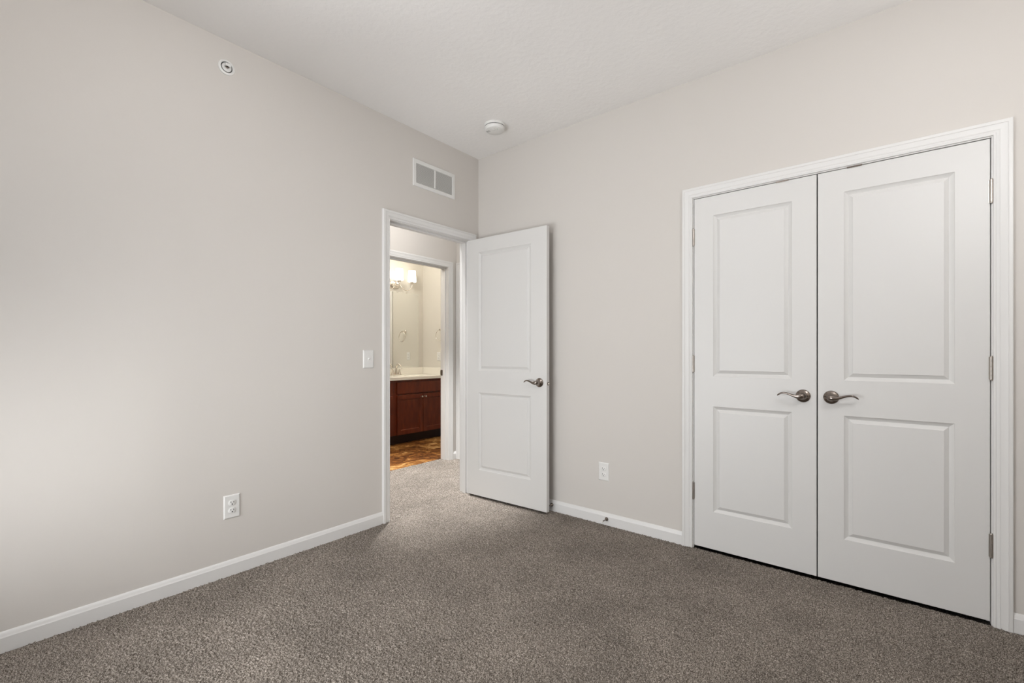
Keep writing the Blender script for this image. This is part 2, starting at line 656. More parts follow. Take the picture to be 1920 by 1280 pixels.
# strike and catch plates are parts of their jambs
MB().box(BATH_X - 0.001, BATH_X + 0.030, B_R - 0.0015, B_R + 0.001, 0.897, 0.957).box(
    BATH_X - 0.004, BATH_X + 0.001, B_R - 0.002, B_R + 0.010, 0.905, 0.949).build('strike_plate', M['nickel'], bj)
MB().box(-0.032, -0.006, E_L, E_L + 0.0015, 0.890, 0.955).build('strike_plate', M['nickel'], ej)
for x0 in (2.159, 2.462):
    MB().box(x0, x0 + 0.058, -0.0045, 0.028, C_TOP - 0.0030, C_TOP + 0.0005).box(
        x0, x0 + 0.058, -0.0045, -0.0015, C_TOP - 0.0065, C_TOP + 0.0005).build('catch_plate', M['nickel'], cj, bevel=0.0008)


def baseboard(name, runs, label):
    """runs = [(start, end, out)] straight lengths in plan, profile standing up, out = unit vector off the wall"""
    b = MB()
    for a, c, o in runs:
        vs, k = [], len(BASE)
        for p in (a, c):
            for z, d in BASE:
                vs.append((p[0] + o[0] * d, p[1] + o[1] * d, z))
        fs = [(i, (i + 1) % k, k + (i + 1) % k, k + i) for i in range(k)]
        fs += [tuple(range(k)), tuple(reversed(range(k, 2 * k)))]
        b.add(vs, fs)
    return struct(b.build(name, M['trim'], smooth=25), label, 'baseboard')


EO = E_L - RV - 0.057
baseboard('baseboard_left', [((0, REAR_Y), (0, EO), (1, 0))], 'white baseboard along the left wall')
baseboard('baseboard_right', [((0.0, 0), (C_L - RV - 0.057, 0), (0, -1))],
          'white baseboard between the open door and the closet')
baseboard('baseboard_far_right', [((C_R + RV + 0.057, 0), (SIDE_X, 0), (0, -1))],
          'short white baseboard right of the closet casing')
baseboard('baseboard_side', [((SIDE_X, REAR_Y), (SIDE_X, 0), (-1, 0))], 'white baseboard right of the camera')
baseboard('baseboard_rear', [((0, REAR_Y), (SIDE_X, REAR_Y), (0, 1))], 'white baseboard under the window')
baseboard('baseboard_hall', [((HALL_X, B_R + RV + 0.057), (HALL_X, HALL_END), (1, 0))],
          'tiny white baseboard length right of the bathroom casing')
baseboard('baseboard_hall_left', [((HALL_X, HALL_START), (HALL_X, B_L - RV - 0.057), (1, 0)),
                                  ((-T, HALL_START), (-T, EO), (-1, 0))], 'hidden white baseboards of the hall')


# ------------------------------------------------------------------ doors
PROF = [(0.0, 0.0), (0.0012, 0.0022), (0.0045, 0.0045), (0.0100, 0.0080), (0.0150, 0.0106), (0.0168, 0.0112),
        (0.0180, 0.0112), (0.0195, 0.0100), (0.0335, 0.0024), (0.0342, 0.0010)]   # inset, depth of the raised panel


def door_slab(name, w, h, t, panels, label, cham=0.0018):
    """slab: x 0..w, z 0..h, front face y=0 looking -y, back y=t; panels = [(x0,x1,z0,z1)]"""
    b = MB()
    for side in (0, 1):
        def Y(d):
            return d if side == 0 else t - d
        xs = sorted({cham, w - cham, *[q for p in panels for q in p[:2]]})
        zs = sorted({cham, h - cham, *[q for p in panels for q in p[2:]]})

        def keep(i, j):
            xm, zm = (xs[i] + xs[i + 1]) / 2, (zs[j] + zs[j + 1]) / 2
            return not any(p[0] < xm < p[1] and p[2] < zm < p[3] for p in panels)
        b.grid(xs, zs, keep, lambda x, z: (x, Y(0), z))
        for p in panels:
            vs = []
            for ins, dep in PROF:
                for x, z in ((p[0] + ins, p[2] + ins), (p[1] - ins, p[2] + ins), (p[1] - ins, p[3] - ins), (p[0] + ins, p[3] - ins)):
                    vs.append((x, Y(dep), z))
            fs = []
            for i in range(len(PROF) - 1):
                for s in range(4):
                    q = (s + 1) % 4
                    fs.append((i * 4 + s, i * 4 + q, (i + 1) * 4 + q, (i + 1) * 4 + s))
            e = (len(PROF) - 1) * 4
            fs.append((e, e + 1, e + 2, e + 3))
            b.add(vs, fs)
        # chamfer strip, split along the grid lines so that it welds
        for a in range(len(zs) - 1):
            for x, xe in ((cham, 0.0), (w - cham, w)):
                za, zb = zs[a], zs[a + 1]
                ea = 0.0 if a == 0 else za
                eb = h if a == len(zs) - 2 else zb
                b.add([(x, Y(0), za), (x, Y(0), zb), (xe, Y(cham), eb), (xe, Y(cham), ea)], [(0, 1, 2, 3)])
        for a in range(len(xs) - 1):
            for z, ze in ((cham, 0.0), (h - cham, h)):
                xa, xb = xs[a], xs[a + 1]
                ea = 0.0 if a == 0 else xa
                eb = w if a == len(xs) - 2 else xb
                b.add([(xa, Y(0), z), (xb, Y(0), z), (eb, Y(cham), ze), (ea, Y(cham), ze)], [(0, 1, 2, 3)])
    # edges
    zs = sorted({0.0, h, *[q for p in panels for q in p[2:]]})
    xs = sorted({0.0, w, *[q for p in panels for q in p[:2]]})
    for x in (0.0, w):
        b.grid([cham, t - cham], zs, lambda i, j: True, lambda y, z, x=x: (x, y, z))
    for z in (0.0, h):
        b.grid(xs, [cham, t - cham], lambda i, j: True, lambda x, y, z=z: (x, y, z))
    o = b.build(name, M['door'])
    return struct(o, label, 'door')


def lever_handle(parent, x, z, direction, face_y=0.0, out=-1):
    """rosette + wave lever on a door face; direction = +1 lever points to +x, -1 to -x; out = -1 off the front"""
    def P(dx, dy, dz):
        return (x + direction * dx, face_y + out * dy, z + dz)
    ros = MB()
    prof = [(0.0325, 0.0), (0.0328, 0.003), (0.0318, 0.0055), (0.0285, 0.0078), (0.0230, 0.0105), (0.0185, 0.0140),
            (0.0150, 0.0200), (0.0130, 0.0260), (0.0125, 0.0420), (0.0, 0.0420)]
    seg = 40
    vs, fs = [], []
    k = len(prof)
    for i in range(seg):
        a = 2 * math.pi * i / seg
        for r, hgt in prof:
            vs.append(P(r * math.cos(a), hgt, r * math.sin(a)))
    for i in range(seg):
        j = (i + 1) % seg
        for q in range(k - 1):
            fs.append((i * k + q, j * k + q, j * k + q + 1, i * k + q + 1))
    ros.add(vs, fs)
    # lever: hub curving out of the spindle, low neck, crest, tip turned down
    pts = [(-0.010, 0.046, 0.001), (-0.004, 0.048, 0.001), (0.004, 0.0495, 0.0), (0.014, 0.050, -0.0015), (0.024, 0.050, -0.001),
           (0.036, 0.049, 0.0020), (0.050, 0.0475, 0.0070), (0.064, 0.046, 0.0115), (0.077, 0.0445, 0.0138),
           (0.088, 0.043, 0.0130), (0.098, 0.0415, 0.0090), (0.106, 0.0400, 0.0030), (0.110, 0.0395, -0.001)]
    hz = [0.0085, 0.0118, 0.0128, 0.0120, 0.0095, 0.0070, 0.0058, 0.0052, 0.0048, 0.0046, 0.0042, 0.0034, 0.0018]
    hy = [0.0040, 0.0065, 0.0080, 0.0080, 0.0072, 0.0064, 0.0060, 0.0058, 0.0056, 0.0054, 0.0050, 0.0042, 0.0022]
    # refine with a smooth curve
    sp_ = spline([[*p, a_, b_] for p, a_, b_ in zip(pts, hz, hy)], 48)
    ip, ih, iy = [q[:3] for q in sp_], [q[3] for q in sp_], [q[4] for q in sp_]
    lev = MB().tube([P(*p) for p in ip], ih, 14, iy)
    r = ros.build('lever_handle', M['nickel'], parent, smooth=40)
    lev.build('lever', M['nickel'], r, smooth=50)
    return r


def hinge(parent, x, y, z, leaf_dir=1, height=0.095):
    """knuckle barrel with a sliver of leaf on each side, x,y = pin"""
    b = MB()
    b.lathe([(0.0, -0.004), (0.0042, -0.004), (0.0050, 0.0), (0.0064, 0.0005), (0.0064, height - 0.0005), (0.0050, height),
             (0.0042, height + 0.004), (0.0, height + 0.004)], 16, 'z', (x, y, z))
    for q in range(1, 5):
        b.lathe([(0.0064, 0.0), (0.0069, 0.0004), (0.0069, 0.0016), (0.0064, 0.002)], 16, 'z', (x, y, z + height * q / 5 - 0.001))
    b.box(x - 0.0012, x + 0.0012, y, y + 0.030, z, z + height)
    b.box(x - 0.0078, x + 0.0078, y + 0.0025, y + 0.0052, z, z + height)
    return b.build('hinge', M['hinge'], parent, smooth=35)


def panel_set(w):
    return [(0.107, w - 0.107, 0.214, 0.817), (0.107, w - 0.107, 0.989, 1.909)]


DH, DB, DT = 2.021, 0.0175, 0.035
# entry door, opened a little past square
WD = 0.755
d1 = door_slab('door_1', WD, DH, DT, [(0.119, WD - 0.137, 0.206, 0.811), (0.119, WD - 0.137, 0.984, 1.911)],
               'open white two panel bedroom door standing in front of the right wall')
d1.location = (0.009, -0.1370, DB)
d1.rotation_euler = (0, 0, R(2.15))
lever_handle(d1, 0.694, 0.912 - 0.0, -1)
lever_handle(d1, 0.694, 0.912, -1, DT, 1)
MB().lathe([(0.0125, -0.0006), (0.0125, 0.0012), (0.0115, 0.0018), (0.0, 0.0018)], 28, 'x', (WD, 0.0175, 0.905)).build('latch_plate', M['nickel'], d1, smooth=35)
lp = MB().tube([(WD, 0.0175, 0.905), (WD + 0.0085, 0.0175, 0.905), (WD + 0.0115, 0.0150, 0.905)], [0.0075, 0.0075, 0.006], 12, [0.0065, 0.0065, 0.003])
lp.build('latch_bolt', M['chrome'], d1, smooth=40)
for z in (0.20, 0.96, 1.74):
    hinge(d1, -0.006, DT + 0.004, z)

# closet leaves
WL = 0.6005
d2 = door_slab('door_2', WL, DH, DT, panel_set(WL), 'left white two panel closet door, closed, lever pointing left')
d2.location = (C_L + 0.003, 0.0, DB)
lever_handle(d2, WL - 0.0575, 0.904, -1)
for z in (0.271, 1.012, 1.752):
    hinge(d2, -0.0035, -0.0045, z)
WR = 0.6035
d3 = door_slab('door_3', WR, DH, DT, panel_set(WR), 'right white two panel closet door, closed, lever pointing right')
d3.location = (C_R - 0.003 - WR, 0.0, DB)
lever_handle(d3, 0.0555, 0.904, 1)
for z in (0.271, 1.012, 1.752):
    hinge(d3, WR + 0.003, -0.0045, z)


# ------------------------------------------------------------------ wall fittings (built facing -y, then turned)
def plate(b, w, h, d, c=0.005):
    """bevelled cover plate centred at 0,0 standing d off the wall at y=0"""
    x, z = w / 2, h / 2
    vs = []
    for i, y in ((0, 0.0), (0, -d * 0.35), (c, -d)):
        vs += [(-x + i, y, -z + i), (x - i, y, -z + i), (x - i, y, z - i), (-x + i, y, z - i)]
    fs = [(0, 1, 2, 3)]
    for r in range(2):
        for s in range(4):
            q = (s + 1) % 4
            fs.append((r * 4 + s, r * 4 + q, r * 4 + 4 + q, r * 4 + 4 + s))
    fs.append((8, 9, 10, 11))
    return b.add(vs, fs)


def outlet(loc, rotz, label, group=None):
    t = thing('wall_outlet', loc, rotz, label, 'outlet', group)
    plate(MB(), 0.076, 0.120, 0.0055).build('cover_plate', M['plastic'], t)
    for s in (1, -1):
        zc = 0.0195 * s
        n = 28
        ring = []
        for i in range(n):
            a = 2 * math.pi * i / n
            ring.append((0.0172 * math.cos(a), max(-0.0138, min(0.0138, 0.0172 * math.sin(a)))))
        b = MB()
        vs = [(x, -0.0050, zc + z) for x, z in ring] + [(x, -0.0072, zc + z) for x, z in ring] + \
             [(x * 0.95, -0.0078, zc + z * 0.95) for x, z in ring]
        fs = []
        for r in range(2):
            for i in range(n):
                j = (i + 1) % n
                fs.append((r * n + i, r * n + j, (r + 1) * n + j, (r + 1) * n + i))
        fs.append(tuple(range(2 * n, 3 * n)))
        rec = b.add(vs, fs).build('receptacle', M['plastic'], t, smooth=40)
        s2 = MB()
        s2.box(-0.0078, -0.0052, -0.0083, -0.0070, zc - 0.0005, zc + 0.0078)
        s2.box(0.0052, 0.0078, -0.0083, -0.0070, zc + 0.0005, zc + 0.0072)
        s2.lathe([(0.0030, 0.0070), (0.0030, 0.0083)], 14, 'y', (0, 0, zc - 0.0068))
        s2.build('socket_slots', M['slot'], rec)
    MB().lathe([(0.0032, 0.0050), (0.0030, 0.0062), (0.0015, 0.0066), (0, 0.0066)], 14, 'y').build('screw', M['plastic'], t, smooth=40)
    return t


outlet((0.0, -1.8415, 0.3515), R(90), 'white duplex outlet low on the left wall above the baseboard', 'duplex wall outlets')
outlet((1.152, 0.0, 0.350), 0, 'white duplex outlet low on the right wall near the closet', 'duplex wall outlets')


def light_switch(loc, rotz, label):
    t = thing('light_switch', loc, rotz, label, 'light switch')
    plate(MB(), 0.078, 0.117, 0.0060).build('cover_plate', M['plastic'], t)
    MB().box(-0.0052, 0.0052, -0.0068, -0.0050, -0.0120, 0.0120).build('toggle_surround', M['rubber'], t)
    MB().add([(-0.0035, -0.0060, -0.006), (0.0035, -0.0060, -0.006), (0.0035, -0.0060, 0.005), (-0.0035, -0.0060, 0.005),
              (-0.0030, -0.0175, 0.0035), (0.0030, -0.0175, 0.0035), (0.0030, -0.0165, 0.0095), (-0.0030, -0.0165, 0.0095)],
             [(0, 1, 2, 3), (4, 5, 6, 7), (0, 1, 5, 4), (1, 2, 6, 5), (2, 3, 7, 6), (3, 0, 4, 7)]).build('toggle', M['plastic'], t, bevel=0.0008)
    for z in (0.030, -0.030):
        MB().lathe([(0.0032, 0.0055), (0.0030, 0.0066), (0.0, 0.0070)], 14, 'y', (0, 0, z)).build('screw', M['plastic'], t, smooth=40)
    return t


light_switch((0.0, -1.039, 1.1005), R(90), 'white toggle light switch on the left wall beside the doorway')

# return air grille
vt = thing('air_vent', (0.0, -0.4745, 2.4325), R(90), 'white louvered return air grille above the doorway', 'air vent')
VW, VH = 0.406, 0.196
fb = MB()
x, z, fw = VW / 2, VH / 2, 0.030
ring = []
for ins, d in ((0.0, 0.0), (0.0, 0.004), (0.003, 0.0075), (fw - 0.004, 0.0075), (fw, 0.003)):
    ring += [(-x + ins, -d, -z + ins), (x - ins, -d, -z + ins), (x - ins, -d, z - ins), (-x + ins, -d, z - ins)]
ff = []
for r in range(4):
    for s in range(4):
        q = (s + 1) % 4
        ff.append((r * 4 + s, r * 4 + q, r * 4 + 4 + q, r * 4 + 4 + s))
fb.add(ring, ff).build('frame', M['plastic'], vt)
MB().box(-0.0065, 0.0065, -0.0070, -0.0005, -z + fw, z - fw).build('mullion', M['plastic'], vt, bevel=0.001)
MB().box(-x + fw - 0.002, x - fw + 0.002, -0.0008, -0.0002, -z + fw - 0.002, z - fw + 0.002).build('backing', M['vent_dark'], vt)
for s in (-1, 1):
    lb = MB()
    xa, xb = sorted((s * 0.0065, s * (x - fw)))
    nl = 19
    for i in range(nl):
        zc = -z + fw + (i + 0.5) * (2 * (z - fw)) / nl
        lb.add([(xa, -0.0062, zc - 0.0036), (xb, -0.0062, zc - 0.0036), (xb, -0.0010, zc + 0.0014), (xa, -0.0010, zc + 0.0014),
                (xa, -0.0062, zc - 0.0012), (xb, -0.0062, zc - 0.0012), (xb, -0.0010, zc + 0.0034), (xa, -0.0010, zc + 0.0034)],
               [(0, 1, 2, 3), (4, 5, 6, 7), (0, 1, 5, 4), (2, 3, 7, 6), (0, 3, 7, 4), (1, 2, 6, 5)])
    lb.build('louver_panel', M['plastic'], vt)
for s in (-1, 1):
    MB().lathe([(0.0035, 0.0070), (0.0032, 0.0082), (0, 0.0086)], 12, 'y', (s * (x - fw / 2), 0, 0)).build('screw', M['plastic'], vt, smooth=40)

# sidewall sprinkler
sp = thing('sprinkler_head', (0.0, -1.866, 2.598), R(90), 'white recessed fire sprinkler high on the left wall', 'sprinkler')
MB().lathe([(0.0385, 0.0), (0.0385, 0.0025), (0.0365, 0.0050), (0.0290, 0.0066), (0.0275, 0.0058), (0.0265, 0.0010), (0.0, 0.0010)],
           40, 'y').build('escutcheon', M['plastic'], sp, smooth=35)
MB().lathe([(0.0262, 0.0011), (0.0260, 0.0017), (0.0232, 0.0017), (0.0232, 0.0011)], 32, 'y').build('shadow_gap', M['slot'], sp)
MB().lathe([(0.0225, 0.0010), (0.0225, 0.0040), (0.0200, 0.0060), (0.0130, 0.0070), (0.0120, 0.0090), (0.0, 0.0090)], 32, 'y').build('cup', M['plastic'], sp, smooth=35)
MB().lathe([(0.0085, 0.0088), (0.0080, 0.0125), (0.0050, 0.0135), (0.0, 0.0135)], 20, 'y').build('body', M['nickel'], sp, smooth=35)
fr = MB()
for s_ in (-1, 1):
    fr.tube([(s_ * 0.0105, -0.008, 0.0), (s_ * 0.0110, -0.016, 0.0), (s_ * 0.0070, -0.023, 0.0), (0, -0.026, 0.0)], 0.0020, 10)
fr.build('frame_arms', M['plastic'], sp, smooth=40)
MB().box(-0.0125, 0.0125, -0.0275, -0.0258, -0.0040, 0.0095).box(-0.0125, 0.0125, -0.0272, -0.0160, 0.0090, 0.0106).build(
    'deflector', M['plastic'], sp, bevel=0.0008)
MB().lathe([(0.0022, 0.013), (0.0022, 0.025)], 10, 'y').build('glass_bulb', M['slot'], sp, smooth=40)

# smoke detector
sd = thing('smoke_detector', (0.485, -0.345, H), 0, 'round white smoke detector on the ceiling above the open door', 'smoke detector')
MB().lathe([(0.073, 0.0), (0.074, 0.004), (0.073, 0.014), (0.0715, 0.0165), (0.0, 0.0165)], 48, '-z').build('base', M['plastic'], sd, smooth=35)
MB().lathe([(0.0690, 0.0160), (0.0690, 0.0205), (0.0, 0.0205)], 48, '-z').build('vent_slot', M['slot'], sd, smooth=35)
MB().lathe([(0.0705, 0.0200), (0.0712, 0.0215), (0.0695, 0.0340), (0.0640, 0.0415), (0.0560, 0.0450), (0.0, 0.0465)], 48, '-z').build(
    'cover', M['plastic'], sd, smooth=30)
MB().lathe([(0.0135, 0.0440), (0.0135, 0.0472), (0.0115, 0.0485), (0.0, 0.0485)], 28, '-z', (0.012, -0.026, 0)).build('test_button', M['plastic'], sd, smooth=35)
MB().lathe([(0.0022, 0.0440), (0.0018, 0.0472), (0.0, 0.0474)], 12, '-z', (0.038, -0.016, 0)).build('indicator', M['led'], sd, smooth=40)
gb = MB()
for i in range(5):
    gb.box(-0.046 + i * 0.006, -0.0446 + i * 0.006, -0.040, -0.020, -0.0468, -0.0440)
gb.build('sounder_slots', M['vent_dark'], sd)


# door stops
def door_stop(loc, length, label):
    t = thing('door_stop', loc, 0, label, 'door stop', 'baseboard door stops')
    MB().lathe([(0.0130, 0.0), (0.0130, 0.002), (0.0105, 0.0075), (0.0060, 0.0155), (0.0042, 0.018), (0.0, 0.018)], 24, 'y').build('base_cone', M['nickel'], t, smooth=40)
    MB().lathe([(0.0038, 0.016), (0.0038, length - 0.010)], 14, 'y').build('stem', M['nickel'], t, smooth=40)
    MB().lathe([(0.0, length - 0.011), (0.0062, length - 0.011), (0.0066, length - 0.009), (0.0066, length - 0.002), (0.0050, length), (0.0, length)],
               16, 'y').build('rubber_tip', M['rubber'], t, smooth=40)
    return t


door_stop((1.178, -0.0125, 0.042), 0.070, 'slim metal door stop on the baseboard below the right wall outlet')
door_stop((0.742, -0.0125, 0.046), 0.056, 'metal door stop peeking out behind the open door')

# ------------------------------------------------------------------ bathroom
VF = -2.085          # face frame
cab = thing('vanity_cabinet', (0, 0, 0), 0, 'cherry red vanity cabinet with two doors seen through the doorways', 'cabinet')
CY0, CY1 = 0.16, BATH_R - 0.002
MB().box(VAN_X + 0.002, VF, CY0, CY1, 0.116, 0.800).build('body', M['cherry'], cab, bevel=0.002)
MB().box(VAN_X + 0.002, VF - 0.070, CY0, CY1, -0.004, 0.116).build('toe_kick', M['kick'], cab)


def shaker(name, y0, y1, z0, z1, rail, parent, knob=None):
    t = 0.020
    b = MB()
    ys = [y0, y0 + rail, y1 - rail, y1]
    zs = [z0, z0 + rail, z1 - rail, z1]
    b.grid(ys, zs, lambda i, j: not (i == 1 and j == 1), lambda y, z: (VF + t, y, z))
    r = []
    for ins, d in ((0, t), (0.002, t - 0.004), (0.006, t - 0.009)):
        r += [(VF + d, ys[1] + ins, zs[1] + ins), (VF + d, ys[2] - ins, zs[1] + ins), (VF + d, ys[2] - ins, zs[2] - ins), (VF + d, ys[1] + ins, zs[2] - ins)]
    f = []
    for k in range(2):
        for s in range(4):
            q = (s + 1) % 4
            f.append((k * 4 + s, k * 4 + q, k * 4 + 4 + q, k * 4 + 4 + s))
    f.append((8, 9, 10, 11))
    b.add(r, f)
    o = [(VF, y0, z0), (VF, y1, z0), (VF, y1, z1), (VF, y0, z1), (VF + t, y0, z0), (VF + t, y1, z0), (VF + t, y1, z1), (VF + t, y0, z1)]
    # sides share the grid's split points
    for a in range(3):
        for z in (z0, z1):
            b.add([(VF, ys[a], z), (VF, ys[a + 1], z), (VF + t, ys[a + 1], z), (VF + t, ys[a], z)], [(0, 1, 2, 3)])
        for y in (y0, y1):
            b.add([(VF, y, zs[a]), (VF, y, zs[a + 1]), (VF + t, y, zs[a + 1]), (VF + t, y, zs[a])], [(0, 1, 2, 3)])
    b.add(o[:4], [(0, 1, 2, 3)])
    d = b.build(name, M['cherry'], parent)
    if knob:
        MB().lathe([(0.0075, 0.0), (0.0050, 0.004), (0.0045, 0.012), (0.0110, 0.018), (0.0135, 0.022), (0.0120, 0.027), (0.0060, 0.030), (0, 0.0305)],
                   24, 'x', (VF + t, knob[0], knob[1])).build('knob', M['chrome'], d, smooth=40)
    return d


shaker('door', 0.728, 1.129, 0.118, 0.612, 0.055, cab, (1.103, 0.574))
shaker('door', 1.137, 1.540, 0.118, 0.612, 0.055, cab, (1.163, 0.574))
MB().box(VF, VF + 0.020, 0.728, 1.540, 0.628, 0.772).build('drawer_front', M['cherry'], cab, bevel=0.003)
for z0, z1 in ((0.628, 0.772), (0.400, 0.612), (0.118, 0.384)):
    dr = MB().box(VF, VF + 0.020, 0.215, 0.660, z0, z1).build('drawer', M['cherry'], cab, bevel=0.003)
    MB().lathe([(0.0075, 0.0), (0.0045, 0.012), (0.0135, 0.022), (0.0060, 0.030), (0, 0.0305)], 20, 'x',
               (VF + 0.020, 0.4375, (z0 + z1) / 2)).build('knob', M['chrome'], dr, smooth=40)

ct = thing('countertop', (0, 0, 0), 0, 'cream vanity countertop with backsplash under the mirror', 'countertop')
SY, SX, SR = 1.080, -2.335, (0.150, 0.200)
cb = MB()
x0, x1, y0, y1, zt, zb = VAN_X + 0.001, VF + 0.035, CY0 - 0.015, BATH_R - 0.001, 0.835, 0.8005
n = 40
angs = [math.atan2(b_, a_) for a_, b_ in ((x1 - SX, y0 - SY), (x1 - SX, y1 - SY), (x0 - SX, y1 - SY), (x0 - SX, y0 - SY))]
A = sorted(set([round(2 * math.pi * i / n - math.pi, 6) for i in range(n)] + [round(a, 6) for a in angs]))
inner, outer = [], []
for a in A:
    c, s = math.cos(a), math.sin(a)
    inner.append((SX + SR[0] * c, SY + SR[1] * s))
    tx = ((x1 if c > 0 else x0) - SX) / c if abs(c) > 1e-9 else 1e9
    ty = ((y1 if s > 0 else y0) - SY) / s if abs(s) > 1e-9 else 1e9
    t = min(tx, ty)
    outer.append((SX + t * c, SY + t * s))
k = len(A)
vs = [(x, y, zt) for x, y in inner] + [(x, y, zt) for x, y in outer] + [(x, y, zb) for x, y in outer] + [(x, y, zb) for x, y in inner]
fs = []
for i in range(k):
    j = (i + 1) % k
    for q in range(3):
        fs.append((q * k + i, q * k + j, (q + 1) * k + j, (q + 1) * k + i))
cb.add(vs, fs).build('slab', M['marble'], ct, smooth=30)
bz = MB()
rings = [(1.0, zt), (0.985, zt - 0.012), (0.93, zt - 0.028)]
vs = []
for sc, z in rings:
    vs += [(SX + SR[0] * sc * math.cos(a), SY + SR[1] * sc * math.sin(a), z) for a in A]
fs = []
for r in range(len(rings) - 1):
    for i in range(k):
        j = (i + 1) % k
        fs.append((r * k + i, r * k + j, (r + 1) * k + j, (r + 1) * k + i))
fs.append(tuple((len(rings) - 1) * k + i for i in range(k)))
bz.add(vs, fs).build('sink_basin', M['marble'], ct, smooth=40)
MB().box(VAN_X + 0.001, VAN_X + 0.021, y0, y1, zt, 0.932).build('backsplash', M['marble'], ct, bevel=0.003)
MB().box(VAN_X + 0.021, x1 - 0.012, BATH_R - 0.021, BATH_R - 0.001, zt, 0.932).build('side_splash', M['marble'], ct, bevel=0.003)

# faucet
fa = thing('faucet', (-2.575, 1.085, zt + 0.0005), 0, 'chrome two handle faucet on the cream vanity top', 'faucet')
MB().box(-0.026, 0.026, -0.080, 0.080, 0.0, 0.012).build('base', M['chrome'], fa, bevel=0.005)
for s in (-1, 1):
    MB().lathe([(0.0240, 0.010), (0.0225, 0.018), (0.0140, 0.050), (0.0110, 0.066), (0.0125, 0.072), (0.0, 0.076)], 24, 'z', (0, s * 0.055, 0)).build(
        'handle', M['chrome'], fa, smooth=40)
    MB().tube([(0.0, s * 0.055, 0.074), (0.010, s * 0.070, 0.084), (0.014, s * 0.092, 0.092)], [0.007, 0.006, 0.004], 12).build('handle_lever', M['chrome'], fa, smooth=45)
sp_pts = [(0, 0, 0.010), (0, 0, 0.06), (0.004, 0, 0.105), (0.022, 0, 0.138), (0.052, 0, 0.150), (0.085, 0, 0.140), (0.104, 0, 0.122)]
sq = spline([[*p, r] for p, r in zip(sp_pts, [0.018, 0.014, 0.012, 0.011, 0.011, 0.011, 0.011])], 36)
MB().tube([q[:3] for q in sq], [q[3] for q in sq], 16, up=(0, 1, 0)).build('spout', M['chrome'], fa, smooth=50)

# mirror
mi = thing('mirror', (VAN_X, 0.860, 1.455), 0, 'frameless bathroom mirror above the vanity backsplash', 'mirror')
MY0, MY1, MZ0, MZ1 = 0.20, 1.517, 0.934, 1.985
MB().box(0.0005, 0.0055, MY0 - 0.860, MY1 - 0.860, MZ0 - 1.455, MZ1 - 1.455).build('glass', M['mirror'], mi, bevel=0.0008)
for y in (0.52, 1.30):
    MB().box(0.0005, 0.0085, y - 0.860 - 0.010, y - 0.860 + 0.010, MZ1 - 1.455 - 0.010, MZ1 - 1.455 + 0.006).build('clip', M['chrome'], mi, bevel=0.001)

# vanity light
vl = thing('vanity_light', (VAN_X, 1.090, 2.075), 0, 'three shade chrome vanity light glowing above the bathroom mirror', 'wall lamp')
b = MB()
k = 40
vs, prof = [], [(1.0, 0.0), (1.0, 0.010), (0.90, 0.020), (0.55, 0.028), (0.0, 0.030)]
for sc, hh in prof[:-1]:
    vs += [(hh, 0.095 * sc * math.cos(2 * math.pi * i / k), 0.060 * sc * math.sin(2 * math.pi * i / k)) for i in range(k)]
fs = []
for r in range(3):
    for i in range(k):
        j = (i + 1) % k
        fs.append((r * k + i, r * k + j, (r + 1) * k + j, (r + 1) * k + i))
fs.append(tuple(3 * k + i for i in range(k)))
b.add(vs, fs).build('backplate', M['chrome'], vl, smooth=40)
for dy in (-0.215, 0.0, 0.215):
    if dy:
        s = 1 if dy > 0 else -1
        pts = [(0.024, s * 0.045, 0.010), (0.060, s * 0.052, 0.000), (0.088, s * 0.066, -0.040), (0.104, s * 0.100, -0.070), (0.114, s * 0.145, -0.074),
               (0.120, s * 0.195, -0.046), (0.120, s * 0.215, -0.005), (0.120, s * 0.215, 0.030)]
    else:
        pts = [(0.028, 0, 0.0), (0.070, 0, -0.022), (0.105, 0, -0.015), (0.120, 0, 0.005), (0.120, 0, 0.030)]
    MB().tube(spline(pts, 36), 0.0052, 10).build('arm', M['chrome'], vl, smooth=50)
    MB().lathe([(0.006, 0.024), (0.022, 0.036), (0.030, 0.050), (0.0, 0.050)], 24, 'z', (0.120, dy, 0)).build('cup', M['chrome'], vl, smooth=40)
    MB().lathe([(0.030, 0.046), (0.045, 0.048), (0.058, 0.052), (0.059, 0.060), (0.049, 0.208), (0.046, 0.208), (0.055, 0.060), (0.0, 0.056)], 32, 'z',
               (0.120, dy, 0)).build('shade', M['opal'], vl, smooth=40)
# towel ring and switch plate on the side wall
tr = thing('towel_ring', (-2.205, BATH_R, 1.462), 0, 'chrome towel ring on the bathroom side wall, seen in the mirror', 'towel ring')
MB().lathe([(0.026, 0.0), (0.026, 0.006), (0.019, 0.011), (0.011, 0.020), (0.010, 0.048), (0.0135, 0.052), (0.0135, 0.060), (0.0, 0.062)], 28, 'y').build(
    'mount', M['chrome'], tr, smooth=40)
MB().tube([(0.076 * math.sin(2 * math.pi * i / 40), -0.055 - 0.010 * (1 - math.cos(2 * math.pi * i / 40)) * 0.5, -0.078 + 0.076 * math.cos(2 * math.pi * i / 40)) for i in range(40)],
          0.0042, 10, up=(0, 1, 0), closed=True).build('ring', M['chrome'], tr, smooth=50)
outlet((-2.283, BATH_R, 1.089), 0, 'cream outlet plate on the bathroom side wall above the counter')

# ------------------------------------------------------------------ lamps (bedroom and bathroom ones added) and window that light the rooms


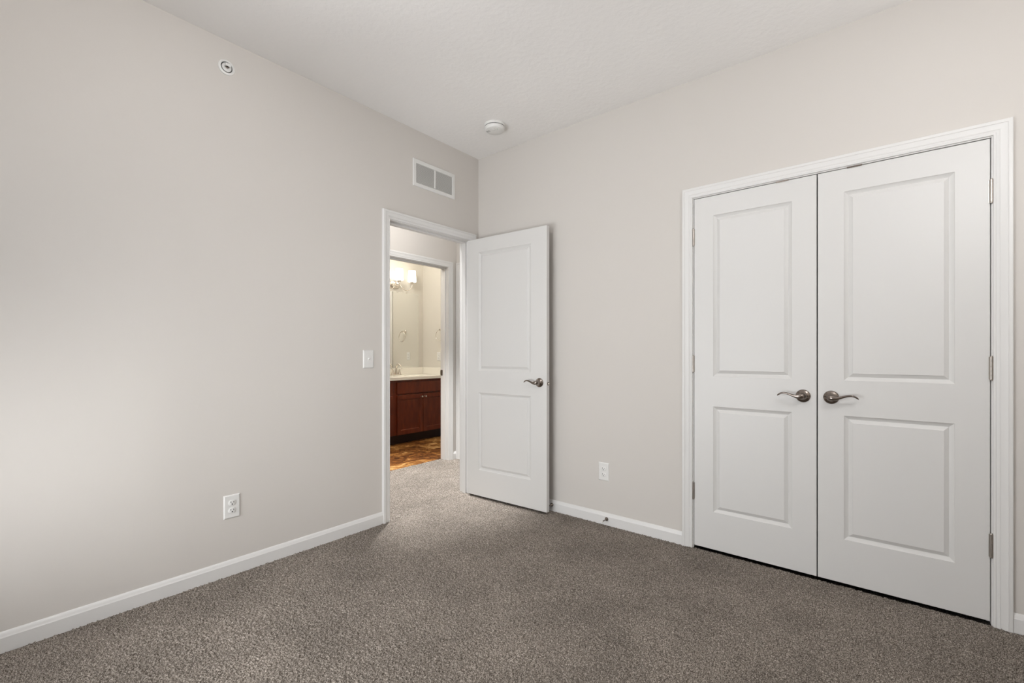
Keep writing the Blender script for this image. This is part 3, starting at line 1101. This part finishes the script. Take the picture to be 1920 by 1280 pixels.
def ceiling_lamp(loc, label, rad):
    t = thing('ceiling_light', (loc[0], loc[1], H), 0, label, 'ceiling light')
    MB().lathe([(rad * 0.92, 0.0), (rad * 0.95, 0.006), (rad * 0.95, 0.022), (rad * 0.90, 0.026), (0, 0.026)], 48, '-z').build('base', M['hinge'], t, smooth=35)
    MB().lathe([(rad * 0.90, 0.024), (rad, 0.030), (rad * 0.97, 0.055), (rad * 0.80, 0.085), (rad * 0.50, 0.105), (0.0, 0.112)], 48, '-z').build('glass_dome', M['dome'], t, smooth=45)


for lp_, side in ((ADDED_LAMP, 'nearer the closet'), (ADDED_LAMP_B, 'nearer the window')):  # unseen pendants added in place of bounced flash
    pl = thing('added_pendant', (lp_[0], lp_[1], H), 0, 'added opal globe lamp standing in for bounced flash, ' + side, 'ceiling light', 'added bedroom lamps')
    MB().lathe([(0.060, 0.0), (0.060, 0.008), (0.045, 0.022), (0.0, 0.026)], 36, '-z').build('canopy', M['hinge'], pl, smooth=35)
    MB().lathe([(0.006, 0.02), (0.006, H - lp_[2] - 0.12)], 12, '-z').build('rod', M['hinge'], pl, smooth=40)
    MB().lathe([(0.13 * math.sin(math.pi * i / 16), H - lp_[2] - 0.13 * math.cos(math.pi * i / 16)) for i in range(17)], 32, '-z').build(
        'globe', M['globe'], pl, smooth=60)
dl = thing('recessed_light', (SPOT[0], SPOT[1], H), 0, 'round recessed ceiling downlight in the hall outside the bedroom door', 'ceiling light')
MB().lathe([(0.062, 0.001), (0.064, 0.006), (0.085, 0.005), (0.088, 0.0)], 40, '-z').build('trim_ring', M['plastic'], dl, smooth=35)
MB().lathe([(0.062, 0.002), (0.0, 0.002)], 40, '-z').build('lens', M['dome'], dl)
ceiling_lamp(HALL_LAMP, 'flush dome ceiling light in the hall, outside the picture', 0.12)
ceiling_lamp(ADDED_BATH_LAMP, 'added dome light evening out the bathroom, out of view', 0.14)  # fixture added to go with the bathroom fill

wx0, wx1, wz0, wz1 = WIN
w1 = MB()
fr_ = 0.055
yy0, yy1 = REAR_Y - 0.090, REAR_Y - 0.030
for a in ((wx0, wx0 + fr_, wz0, wz1), (wx1 - fr_, wx1, wz0, wz1), (wx0 + fr_, wx1 - fr_, wz0, wz0 + fr_), (wx0 + fr_, wx1 - fr_, wz1 - fr_, wz1),
          ((wx0 + wx1) / 2 - 0.03, (wx0 + wx1) / 2 + 0.03, wz0 + fr_, wz1 - fr_)):
    w1.box(a[0], a[1], yy0, yy1, a[2], a[3])
wo = struct(w1.build('window_1', M['plastic'], bevel=0.002), 'white slider window in the wall behind the camera', 'window')
for s in (0, 1):
    xa = wx0 + fr_ if s == 0 else (wx0 + wx1) / 2 + 0.03
    xb = (wx0 + wx1) / 2 - 0.03 if s == 0 else wx1 - fr_
    MB().box(xa - 0.005, xb + 0.005, (yy0 + yy1) / 2 - 0.002, (yy0 + yy1) / 2 + 0.002, wz0 + fr_ - 0.005, wz1 - fr_ + 0.005).build('pane', M['glass'], wo)
MB().box(wx0 - 0.03, wx1 + 0.03, REAR_Y - 0.030, REAR_Y + 0.030, wz0 - 0.02, wz0).build('window_sill', M['trim'], wo, bevel=0.003)
